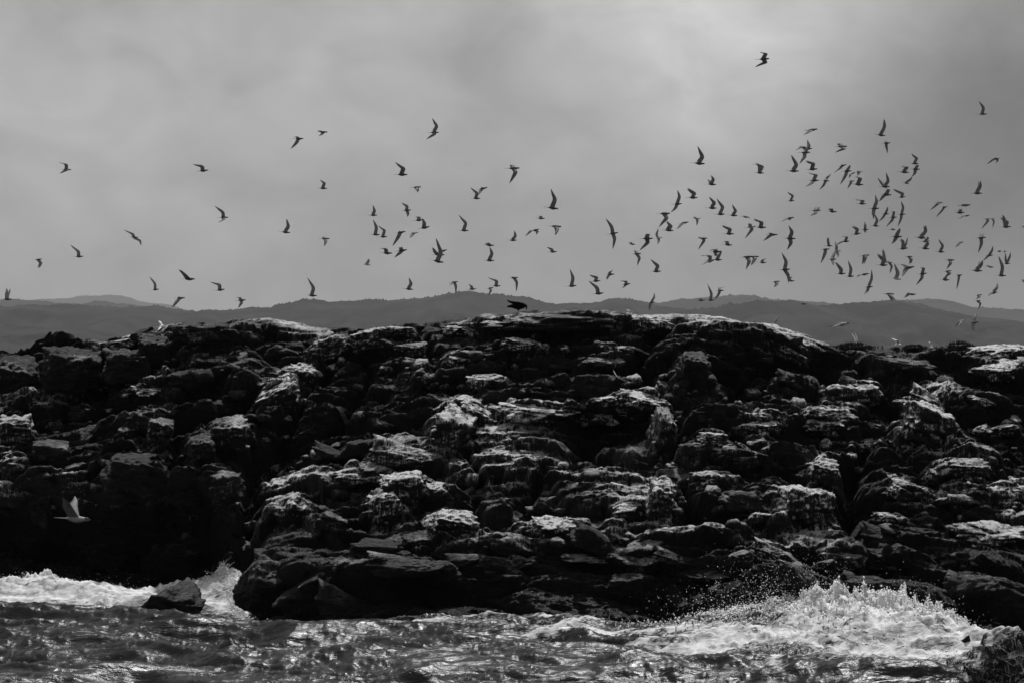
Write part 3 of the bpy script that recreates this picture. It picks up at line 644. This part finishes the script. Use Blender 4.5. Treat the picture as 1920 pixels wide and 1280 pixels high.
# every tern read off the photograph: tail x,y, bill x,y, wrist x,y, tip x,y of one wing [, of the other]
BIRDS = [
 (0,180,2.6667,[(298,368,358,370,337,342,292,332,348,374,302,392),(978,378,1043,372,1016,350,965,343),(1083,608,1144,608,1120,580,1072,549,1128,620,1096,638),(643,706,692,708,668,688,619,669,702,720,703,748),
  (363,806,418,802,397,775,352,745),(163,822,212,816,209,835,193,863),(0,1017,62,1017,44,995,42,962),(750,973,797,966,780,938,747,903),(900,915,978,916,935,895,898,869),(1066,974,1126,967,1102,943,1052,930),
  (868,1012,928,1010,893,1028,862,1059),(1172,1024,1232,1020,1205,1008,1175,1012,1212,1035,1186,1061)]),
 (480,180,2.6667,[(178,214,240,215,209,235,172,265,212,206,190,212),(303,182,360,181,335,190,308,198,325,176,310,179),(853,183,917,184,910,152,880,110,900,197,851,222),(686,394,760,394,744,362,696,332),
  (303,462,358,463,348,438,322,421),(767,459,828,456,812,466,803,478),(1068,511,1124,514,1110,485,1073,459),(1105,470,1160,458,1128,478,1108,497),(555,597,608,597,598,575,585,547),
  (722,574,778,571,762,552,728,535,765,585,755,603),(780,625,838,620,822,608,798,606),(803,666,870,654,850,638,832,615),(110,678,173,685,168,655,153,617),(565,692,622,695,608,660,586,619),
  (605,706,658,704,648,672,612,650),(690,688,750,678,720,705,683,751),(762,690,812,683,786,698,768,708,'p'),(310,715,370,714,358,727,344,755,345,704,325,706),(1005,672,1065,674,1055,636,1014,597),
  (615,785,684,787,655,765,615,765),(690,778,758,770,730,784,690,808,732,758,715,765),(865,818,940,834,932,785,902,713),(875,795,945,795,905,780,882,760),(900,782,957,770,932,782,910,800),
  (1133,746,1193,748,1168,736,1145,742),(1132,822,1193,824,1186,790,1168,755),(525,840,575,846,566,832,567,815,'p'),(243,995,307,1000,294,960,258,909),(730,963,788,968,781,940,765,909),
  (960,933,1012,930,1004,947,998,990,985,942,966,950),(1050,968,1102,965,1084,953,1063,943),(1170,950,1225,950,1208,923,1160,908),(1145,966,1190,958,1180,972,1162,998)]),
 (940,300,4,[(22,66,142,62,120,98,60,183,95,35,62,36),(315,353,432,368,415,300,370,220),(252,438,330,440,305,425,262,425),(340,495,455,503,432,520,402,560),(205,538,287,520,240,532,177,578,280,535,262,558),
  (37,603,120,603,114,575,98,532),(340,692,420,688,385,668,340,656),(784,560,878,546,838,500,783,438,860,592,834,672),(945,630,1008,635,978,622,955,620),(1028,592,1140,590,1110,560,1078,562,1112,622,1038,680),
  (1140,590,1210,583,1174,560,1178,512,1188,610,1168,638,'p'),(968,708,1052,702,1018,680,988,678,1044,735,1018,795),(1158,406,1270,402,1240,390,1205,394,1250,440,1178,510),(1198,527,1285,528,1272,492,1238,460),
  (1108,836,1200,836,1184,793,1122,747),(475,950,567,942,548,888,513,820),(660,912,745,906,724,880,660,862),(672,1008,770,998,728,955,655,910),(772,858,852,858,822,845,832,830,810,876,792,898),
  (890,940,972,928,942,910,890,908,938,945,905,962),(52,890,130,882,124,915,112,990,90,878,58,886),(1092,1072,1155,1066,1152,1035,1148,997,1122,1095,1108,1135)]),
 (1240,60,4,[(700,208,815,202,792,170,730,162,798,228,705,262),(215,980,330,992,320,940,270,857),(692,1055,772,1060,768,1012,705,982,742,1000,680,992),(325,1140,415,1147,378,1118,352,1100,398,1110,368,1080),
  (180,1243,275,1245,258,1212,195,1172),(1070,742,1175,730,1125,750,1058,782,1140,732,1075,730),(1020,905,1120,905,1118,860,1100,805,1082,942,1030,995),(1040,880,1135,875,1070,862,1015,885),
  (928,1042,1035,1045,1024,998,975,925),(1075,1035,1175,1028,1150,988,1080,967),(1090,1115,1185,1115,1172,1072,1105,1055,1135,1140,1075,1168),(935,1270,1000,1265,992,1230,948,1202)]),
 (1240,330,4,[(70,213,158,210,145,160,118,107,118,242,75,272),(325,240,420,243,408,203,358,160),(390,288,480,288,470,235,415,172),(490,293,575,300,565,265,530,218),(-20,285,70,282,45,272,8,275,48,320,0,372),
  (5,405,95,412,82,380,42,345),(125,358,208,347,165,366,118,397),(228,325,295,320,280,335,268,372,255,313,240,311,'p'),(590,305,665,312,642,300,600,298,655,316,664,330),(912,325,998,312,942,327,890,352,968,320,980,330),
  (905,466,1010,472,990,425,950,375,988,502,950,553),(455,435,548,435,524,398,455,372),(690,385,790,387,762,348,692,322),(615,390,710,380,694,402,630,470,672,365,645,362,'p'),(780,440,875,442,830,452,770,487,822,430,788,434),
  (1110,262,1200,258,1192,235,1158,235,1164,280,1110,305),(265,472,350,468,332,487,277,555,300,466,270,462),(448,512,535,520,502,495,468,492),(355,570,455,568,412,553,368,560),(318,635,402,632,374,600,295,597),
  (305,655,400,632,350,648,305,670),(370,628,458,630,442,600,446,565),(375,600,442,590,408,572,420,548),(585,612,690,605,668,640,630,705,650,600,620,604),(640,610,735,605,712,622,675,670),(720,652,790,650,765,635,780,622),
  (870,707,970,700,948,645,903,572,962,745,950,808),(940,790,1003,787,968,775,976,755),(815,800,893,790,877,806,848,838),(258,940,330,930,300,922,280,925),(330,935,400,930,384,885,345,810),
  (400,862,472,858,448,840,488,830,438,890,400,930),(1030,962,1092,960,1060,955,1040,957)]),
 (1480,180,5.3333,[(310,845,405,852,388,828,426,775,358,892,300,942),(440,512,585,505,528,470,498,488,560,537,450,575),(845,384,965,400,963,320,948,235),(915,482,1015,470,988,500,988,572,970,462,938,468),
  (488,714,575,685,520,728,440,775,550,690,520,700),(510,757,628,750,604,722,590,700,578,800,510,888),(590,788,665,765,622,785,598,822),(650,765,735,757,700,752,694,800,'p'),(575,858,655,850,624,872,585,925),
  (610,880,745,890,724,830,655,810),(885,908,1010,910,1000,855,965,765,945,870,890,812),(900,980,1025,993,1002,945,948,935,958,1012,908,1052),(1070,1020,1165,1008,1142,975,1035,932),(1075,757,1200,768,1188,718,1108,705),
  (1120,860,1200,882,1214,846,1222,808),(660,1077,770,1080,748,1050,655,1038),(780,1128,905,1125,888,1060,865,985,852,1172,830,1240),(915,1182,1000,1180,985,1145,975,1112,945,1222,897,1258),
  (985,1215,1080,1215,1055,1160,998,1160,1042,1248,972,1308),(1070,1190,1165,1183,1148,1118,1113,1050,1132,1225,1087,1308),(200,1150,318,1145,292,1118,255,1130,268,1182,205,1207),(365,1155,480,1160,428,1130,400,1136)]),
 (1500,400,5.3333,[(695,122,795,130,782,75,745,8),(600,165,690,163,664,120,650,80,660,190,642,206),(505,218,610,200,584,160,525,130),(395,285,500,280,478,240,408,235,425,292,368,318),(240,325,330,328,292,290,275,243),
  (195,365,300,358,264,400,210,498),(262,462,370,460,354,420,368,362,338,492,320,530),(310,380,410,378,378,330,360,280,388,410,370,450,'p'),(345,605,460,603,424,558,355,490),(440,632,545,630,522,560,480,475),
  (582,432,700,418,664,440,627,515),(572,622,695,603,622,612,578,637),(630,740,732,735,728,660,717,562,684,777,630,815),(755,515,880,520,850,468,775,405),(790,490,900,485,854,440,828,360,'p'),
  (850,500,930,495,927,530,900,600),(890,640,1015,665,994,600,940,500,'p'),(1003,552,1150,535,1054,510,985,508,1064,582,1005,640),(1040,435,1130,435,1122,460,1100,510),(1160,612,1275,600,1248,550,1188,545,1234,652,1165,720),
  (815,805,945,810,922,830,940,883),(1060,815,1165,810,1112,802,1050,845),(1140,240,1255,240,1262,190,1250,125),(885,165,960,165,932,156,908,160),(890,235,1025,235,994,190,980,155,974,267,935,303),
  (965,360,1080,350,1045,290,1000,255),(1005,352,1080,345,1068,310,1075,245)]),
 (1680,340,5.3333,[(385,215,470,215,432,228,345,290),(440,268,520,255,474,292,405,358),(610,242,750,238,692,246,635,236),(570,320,690,312,655,290,612,286),(660,355,740,340,684,354,628,378),(735,120,865,122,853,60,832,0),
  (1030,460,1152,455,1130,405,1045,362,1094,380,1052,340),(870,378,940,380,927,402,857,475),(925,375,990,375,987,402,965,465,'p'),(780,570,905,563,882,530,858,522,868,622,818,720),(182,562,300,570,308,510,290,440),
  (230,605,340,600,322,580,298,558),(220,665,340,678,328,630,290,598),(385,703,490,708,478,650,428,583),(598,622,680,608,642,627,600,660),(880,748,975,738,968,700,958,650,918,767,880,795),(1000,710,1060,700,1042,690,1018,700),
  (1060,712,1105,700,1090,696,1075,700),(1062,830,1145,820,1142,770,1140,712,1112,790,1095,712),(890,850,980,862,932,855,893,840),(730,888,865,898,858,848,847,793),(985,940,1105,945,1078,860,1025,750),
  (1240,460,1330,458,1295,448,1262,450),(475,790,590,788,558,774,518,772,554,822,495,885),(460,905,560,895,548,922,485,970),(430,985,540,988,503,965,466,965),(585,948,670,935,640,925,612,930,634,992,603,1083),
  (915,1130,1020,1108,1022,1070,1025,1015,952,1132,908,1152),(780,1145,865,1135,842,1152,815,1180),(775,1200,850,1195,852,1222,825,1280),(1235,992,1330,992,1300,984,1262,988),(1245,1010,1325,1006,1300,1000,1262,1004)]),
 (1680,180,5.3333,[(800,182,912,184,888,120,830,50,868,200,850,210),(958,637,1040,625,968,652,905,688,1034,640,1012,670),(127,675,230,680,218,625,155,580),(130,733,245,735,224,700,188,698,208,772,170,805)]),
 (1280,540,3,[(830,212,942,198,880,208,822,222,'p'),(1530,192,1592,183,1567,196,1540,220,'p'),(1605,195,1668,192,1652,168,1662,140,1638,215,1633,248),(500,205,542,190,532,180,540,160,'p')]),
]
# pale terns low over the ridge or alighting on it: same coordinates, kept close to the rock
LAND = [(1280,540,3,[(940,325,992,316,975,290,950,252,985,295,968,250),(1170,322,1240,316,1225,300,1175,280,1218,298,1182,292),(1372,335,1416,332,1402,312,1388,302)]),
        (640,540,3,[(1580,140,1648,150,1640,132,1605,122)]),(0,540,3,[(880,222,932,208,905,192,885,184,908,226,892,240)])]
ternlist = []
def add_tern(ox, oy, s, t, kind='fly', Yfix=None):
    pale = t[-1] == 'p'; t = [a for a in t if a != 'p']
    q = [(ox + t[i] / s, oy + t[i + 1] / s) for i in range(0, len(t), 2)]
    tail, bill = Vector(q[0]), Vector(q[1]); Lp = (bill - tail).length
    # bird turned a little towards or away from us when it looks short
    r = random.Random(int(q[1][0] * 13 + q[1][1] * 7)); yaw = r.uniform(-.25, .25)
    Y = TL * math.cos(yaw) * F / max(Lp, 19 if kind == 'fly' else 15)
    Y = min(max(Y, 56), 88)
    if Yfix: Y = Yfix
    m = Y / F; cpx = tail.lerp(bill, .6)
    c = world(cpx.x, cpx.y, Y)
    def pt(a): return Vector(((a[0] - cpx.x) * m, 0, -(a[1] - cpx.y) * m))
    dyaw = math.sin(yaw) * TL
    T_, B_ = pt(q[0]), pt(q[1]); T_.y = -dyaw * .6; B_.y = dyaw * .4
    L = (B_ - T_).length
    sh = T_ + (B_ - T_) * .70
    def wing(wr, tp, side):
        a, b = pt(wr), pt(tp); d1 = (a - sh); l1 = .46 * L; l2 = .74 * L
        a.y = sh.y + side * math.sqrt(max(l1 * l1 - d1.x ** 2 - d1.z ** 2, (.14 * l1) ** 2))
        d2 = b - a; b.y = a.y + side * math.sqrt(max(l2 * l2 - d2.x ** 2 - d2.z ** 2, (.10 * l2) ** 2)) * .8
        return (a, b)
    if len(q) == 4:
        near_first = r.random() < .5
        w1 = wing(q[2], q[3], -1)
        j = lambda k: Vector((r.uniform(-1, 1) * k * L, 0, r.uniform(-1, 1) * k * L))
        w2 = wing(q[2], q[3], 1); w2 = (w2[0] + j(.02), w2[1] + j(.04))
        wings = [w1, w2]
    else:
        up_first = q[3][1] < q[5][1]
        # the raised wing is the far one when we look at the breast, the near one when the back shows
        sgn = 1 if r.random() < .6 else -1
        if not up_first: sgn = -sgn
        wings = [wing(q[2], q[3], sgn), wing(q[4], q[5], -sgn)]
    me, mb = make_tern(T_, B_, wings, pale, kind != 'fly')
    o = bpy.data.objects.new('tern', me); COL.objects.link(o); o.location = c
    b = bpy.data.objects.new('bill', mb); COL.objects.link(b); b.parent = o
    up = [(sh.z < w[1].z) for w in wings]; dz = max(abs(w[1].z - sh.z) for w in wings) / L
    if kind == 'fly':
        if len(q) == 6 and up[0] != up[1] and dz > .3: pose = 'steeply banking tern'
        elif dz < .38: pose = 'level-winged tern'
        elif up[0]: pose = 'wings-up tern'
        else: pose = 'wings-down tern'
    else: pose = None
    ternlist.append([o, cpx.x, cpx.y, pose, pale]); return o
for ox, oy, s, L_ in BIRDS:
    for t in L_: add_tern(ox, oy, s, list(t))
# labels: pose, part of the photo, place among its like
def region(x, y):
    if y > 560 and x > 1700: return 'low before the dark hill at far right'
    if y > 560: return 'low in front of the dark hills'
    if x < 330: return 'in the empty sky at far left' if y < 500 else 'just over the far left hills'
    if x < 660: return 'high in the left sky' if y < 460 else 'low over the hills left of centre'
    if x < 900:
        return 'high left of centre' if y < 380 else ('in the loose group left of centre' if y < 500 else 'skimming the hill left of centre')
    if x < 1110: return 'high in the middle sky' if y < 420 else ('mid-height above the crow' if y < 500 else 'low over the hill beside the crow')
    if x < 1290: return 'in the upper string right of centre' if y < 430 else ('in the middle string right of centre' if y < 490 else 'low over the hill right of centre')
    if x < 1470: return 'high in the bright cloud gap' if y < 350 else ('in the long string before the flock' if y < 440 else ('just under the long string' if y < 510 else 'low above the pale far ridge'))
    if x < 1590: return 'in the upper left of the dense flock' if y < 370 else ('on the left rim of the dense flock' if y < 480 else 'at the lower left of the dense flock')
    if x < 1720:
        return 'top centre of the dense flock' if y < 330 else ('upper centre of the dense flock' if y < 390 else ('in the heart of the dense flock' if y < 450 else ('lower centre of the dense flock' if y < 505 else 'just under the dense flock')))
    return 'in the dark sky at upper right' if y < 370 else ('in the right wing of the flock' if y < 440 else ('mid-height near the right edge' if y < 480 else 'low near the right edge'))
ORD = ['leftmost', 'second from left', 'third from left', 'fourth from left', 'fifth from left', 'sixth from left', 'seventh from left', 'eighth from left', 'ninth from left', 'tenth from left', 'eleventh from left', 'twelfth from left']
cells = {}
for rec in ternlist: cells.setdefault((rec[3], region(rec[1], rec[2])), []).append(rec)
for (pose, reg), L_ in cells.items():
    L_.sort(key=lambda r_: r_[1])
    for k, rec in enumerate(L_):
        p_ = ('pale ' if rec[4] else '') + pose
        lab = p_ + ' ' + reg + ('' if len(L_) == 1 else ', ' + (ORD[k] if k < len(L_) - 1 else 'rightmost') + ' of those')
        if len(lab.split()) > 15: lab = lab.replace(' of those', '')
        if len(lab.split()) > 16: lab = lab.replace('steeply ', '')
        tag(rec[0], lab, 'tern', 'terns flying over the islet')
LL = ['pale tern landing with both wings held straight up on the right ridge', 'pale tern alighting on the low ridge with wings half folded back', 'small white tern settled on the low dark ridge at right', 'white tern landing on the flat slab right of the crow', 'tern fluttering down onto the high rock at upper left']
k = 0
for ox, oy, s, L_ in LAND:
    for t in L_:
        px = ox + t[0] / s; feet = oy + max(t[1], t[3]) / s
        p = ridge_point(ox + (t[0] + t[2]) / 2 / s, feet + 4)
        o = add_tern(ox, oy, s, list(t), 'land', p.y + .05)
        tag(o, LL[k], 'tern', 'terns alighting on the rocks'); ternlist.pop(); k += 1
# the near white tern over the water, lower left (seen against the black rock)
o = add_tern(0, 853, 3, [300,350,516,362,420,292,385,228,424,294,391,236,'p'], 'fly', 27.0); tag(o, 'large white tern gliding past the black rocks at lower left, nearest of all', 'tern', 'terns flying over the islet'); ternlist.pop()
print('terns', len(ternlist), time.time() - T0)

def stick(pts, r0, label):
    P3 = []
    for (x, y) in pts:
        p = hit(x, y + 2) or base_pt(x, y); P3.append(world(x, y, p.y - .04))
    cp = P3[0].copy(); pts3 = catmull([q - cp for q in P3], 4); n_ = len(pts3)
    Vl, Fl, Ml = [], [], []; tube(Vl, Fl, Ml, pts3, [r0 * (1 - .6 * i / n_) * (1 + .15 * math.sin(i * 2.3)) for i in range(n_)], 0, seg=7)
    me = bpy.data.meshes.new('driftwood_stick'); me.from_pydata([v[:] for v in Vl], [], Fl)
    o = link('driftwood_stick', me, DRIFT); o.location = cp; tag(o, label, 'driftwood')
DRIFT = plain('bleached_driftwood', .34, .8, .2, 25)
stick([(1184,651),(1200,656),(1215,663),(1232,669)], .028, 'straight bleached driftwood stick slanting across the upper rocks right of centre')
stick([(1148,672),(1149,690),(1158,706),(1175,714),(1188,717)], .008, 'thin curved pale branch hanging down the dark face right of centre')
def shrub(px, w, h, seed, label):
    r = random.Random(seed); p = ridge_point(px, float(sk(px)) - 6); m = p.y / F; VS, FS = [], []
    for i in range(240):
        x = r.gauss(0, w * .28) * m; y = r.uniform(-.25, .25); hh = h * m * r.uniform(.35, 1.15) * max(.25, 1 - (x / (w * m * .6)) ** 2)
        a = r.uniform(0, 6.28); tip = Vector((x + r.gauss(0, .25) * hh, y + r.gauss(0, .2) * hh, hh)); b0 = Vector((x, y, -.08)); q = Vector((math.cos(a), math.sin(a), 0)) * .010
        mid = b0.lerp(tip, .6) + Vector((r.gauss(0, .02), 0, .01)); b = len(VS); VS += [b0 - q, b0 + q, mid + q * 1.6, tip, mid - q * 1.6]; FS.append((b, b + 1, b + 2, b + 3, b + 4))
    mv, mf = rock_np(ico(3), seed + 900, 'round', 1.2); mv = norm_unit(mv) * np.array([w * .45 * m, .3, h * .42 * m])
    o = link('tufted_plant', mesh_np('tufted_plant', mv, mf), LEAF); o.location = p
    me = bpy.data.meshes.new('leaves'); me.from_pydata([v[:] for v in VS], [], FS); lv_ = link('leaves', me, LEAF, o); lv_['kind'] = 'stuff'
    tag(o, label, 'plant', 'dark tufts growing on the right ridge')
LEAF = plain('dark_leaves', .02, .8, .4, 9)
shrub(1600, 64, 9, 1, 'dark low plant tuft where the right shoulder meets the low ridge')
shrub(1800, 50, 12, 2, 'spiky dark tuft on the low ridge near the right edge')
shrub(1715, 50, 7, 3, 'low dark tuft on the ridge between the two larger tufts')
# a tern sitting on the slab right of the crow, and the crow
def bird_sitting():
    p = ridge_point(1003, 581); Vl, Fl, Ml = [], [], []
    L = .17; P = lambda x, z: Vector((x * L, 0, z * L))
    tube(Vl, Fl, Ml, [P(-.75, .16), P(-.4, .17), P(-.15, .17), P(.1, .17), P(.25, .2), P(.33, .25), P(.4, .26), P(.45, .25)], [a * L for a in (.01, .05, .13, .14, .1, .065, .06, .015)], 0, matf=lambda i, k: 2 if i >= 5 and k <= 3 else 0)
    me = bpy.data.meshes.new('tern'); me.from_pydata([v[:] for v in Vl], [], Fl)
    for m in (PLUM, WING, CAP): me.materials.append(m)
    for q, m in zip(me.polygons, Ml): q.material_index = m; q.use_smooth = True
    o = link('tern', me); o.location = p + Vector((0, .05, -.01)); tag(o, 'dark tern sitting low on the flat slab just right of the crow', 'tern', 'terns alighting on the rocks')
    Vb, Fb, Mb = [], [], []; tube(Vb, Fb, Mb, [P(.44, .255), P(.56, .235)], [.022 * L, .003 * L], 0, seg=6)
    mb = bpy.data.meshes.new('bill'); mb.from_pydata([v[:] for v in Vb], [], Fb); b = link('bill', mb, BILL, o)
bird_sitting()
def crow():
    p = ridge_point(972, 588); m = p.y / F
    P = lambda x, y, d=0: Vector(((x / 12 - 72.5) * m, d, (51.5 - y / 12) * m))   # from the enlarged crop, 12x; feet at (870,618)
    def tb(pts, rad, seg=10, flat=1.0):
        V_, F_, M_ = [], [], []; tube(V_, F_, M_, [P(*a) for a in pts], [r_ / 12 * m for r_ in rad], 0, seg=seg, flat=flat)
        return V_, F_
    V_, F_ = tb([(612,462),(650,462),(700,455),(760,450),(820,450),(880,448),(940,445),(985,445),(1020,452),(1040,468),(1050,488),(1048,502)], [16,24,36,56,78,82,74,58,40,30,22,10], 12, .95)
    def add(V2, F2):
        b = len(V_); V_.extend(V2); F_.extend([tuple(i + b for i in f) for f in F2])
    for s in (-1, 1):      # folded wings whose long tips stick up over the tail
        add(*tb([(960,420,s*.05),(880,395,s*.075),(800,392,s*.075),(720,370,s*.06),(660,352,s*.05),(625,328,s*.045),(606,314,s*.04)], [8,34,36,26,20,14,3], 8, .45))
    # feathered thighs
    for dx, s in ((0, -1), (18, 1)): add(*tb([(850 + dx,500,s*.03),(856 + dx,535,s*.03),(860 + dx,552,s*.03)], [34,20,9], 8))
    me = bpy.data.meshes.new('crow'); me.from_pydata([v[:] for v in V_], [], F_); me.materials.append(CROW)
    for q in me.polygons: q.use_smooth = True
    o = link('crow', me); o.location = Vector((world(972.5, 591.5, p.y).x, p.y, p.z)); tag(o, 'black crow bending down to peck on the flat top of the islet', 'crow')
    def child(name, V2, F2, mat=BILL):
        mm = bpy.data.meshes.new(name); mm.from_pydata([v[:] for v in V2], [], F2); c = link(name, mm, mat, o)
        for q in mm.polygons: q.use_smooth = True
    child('bill', *tb([(1046,492),(1045,520),(1040,542),(1036,556)], [15,13,8,2], 8))
    for dx, s in ((0, -1), (20, 1)):
        V2, F2 = tb([(858 + dx,548,s*.03),(850 + dx,580,s*.03),(866 + dx,612,s*.03)], [6,5,6], 6)
        for tx, ty in ((30, 0), (22, .02), (22, -.02), (-20, 0)):
            V3, F3 = tb([(866 + dx,612,s*.03),(866 + dx + tx,620,s*.03 + ty)], [5,2], 5); b = len(V2); V2 += V3; F2 += [tuple(i + b for i in f) for f in F3]
        child('leg', V2, F2)
    child('eye', *tb([(1040,470,-.028),(1044,470,-.03)], [5,4], 6), PALE)
crow()
print('done', time.time() - T0)
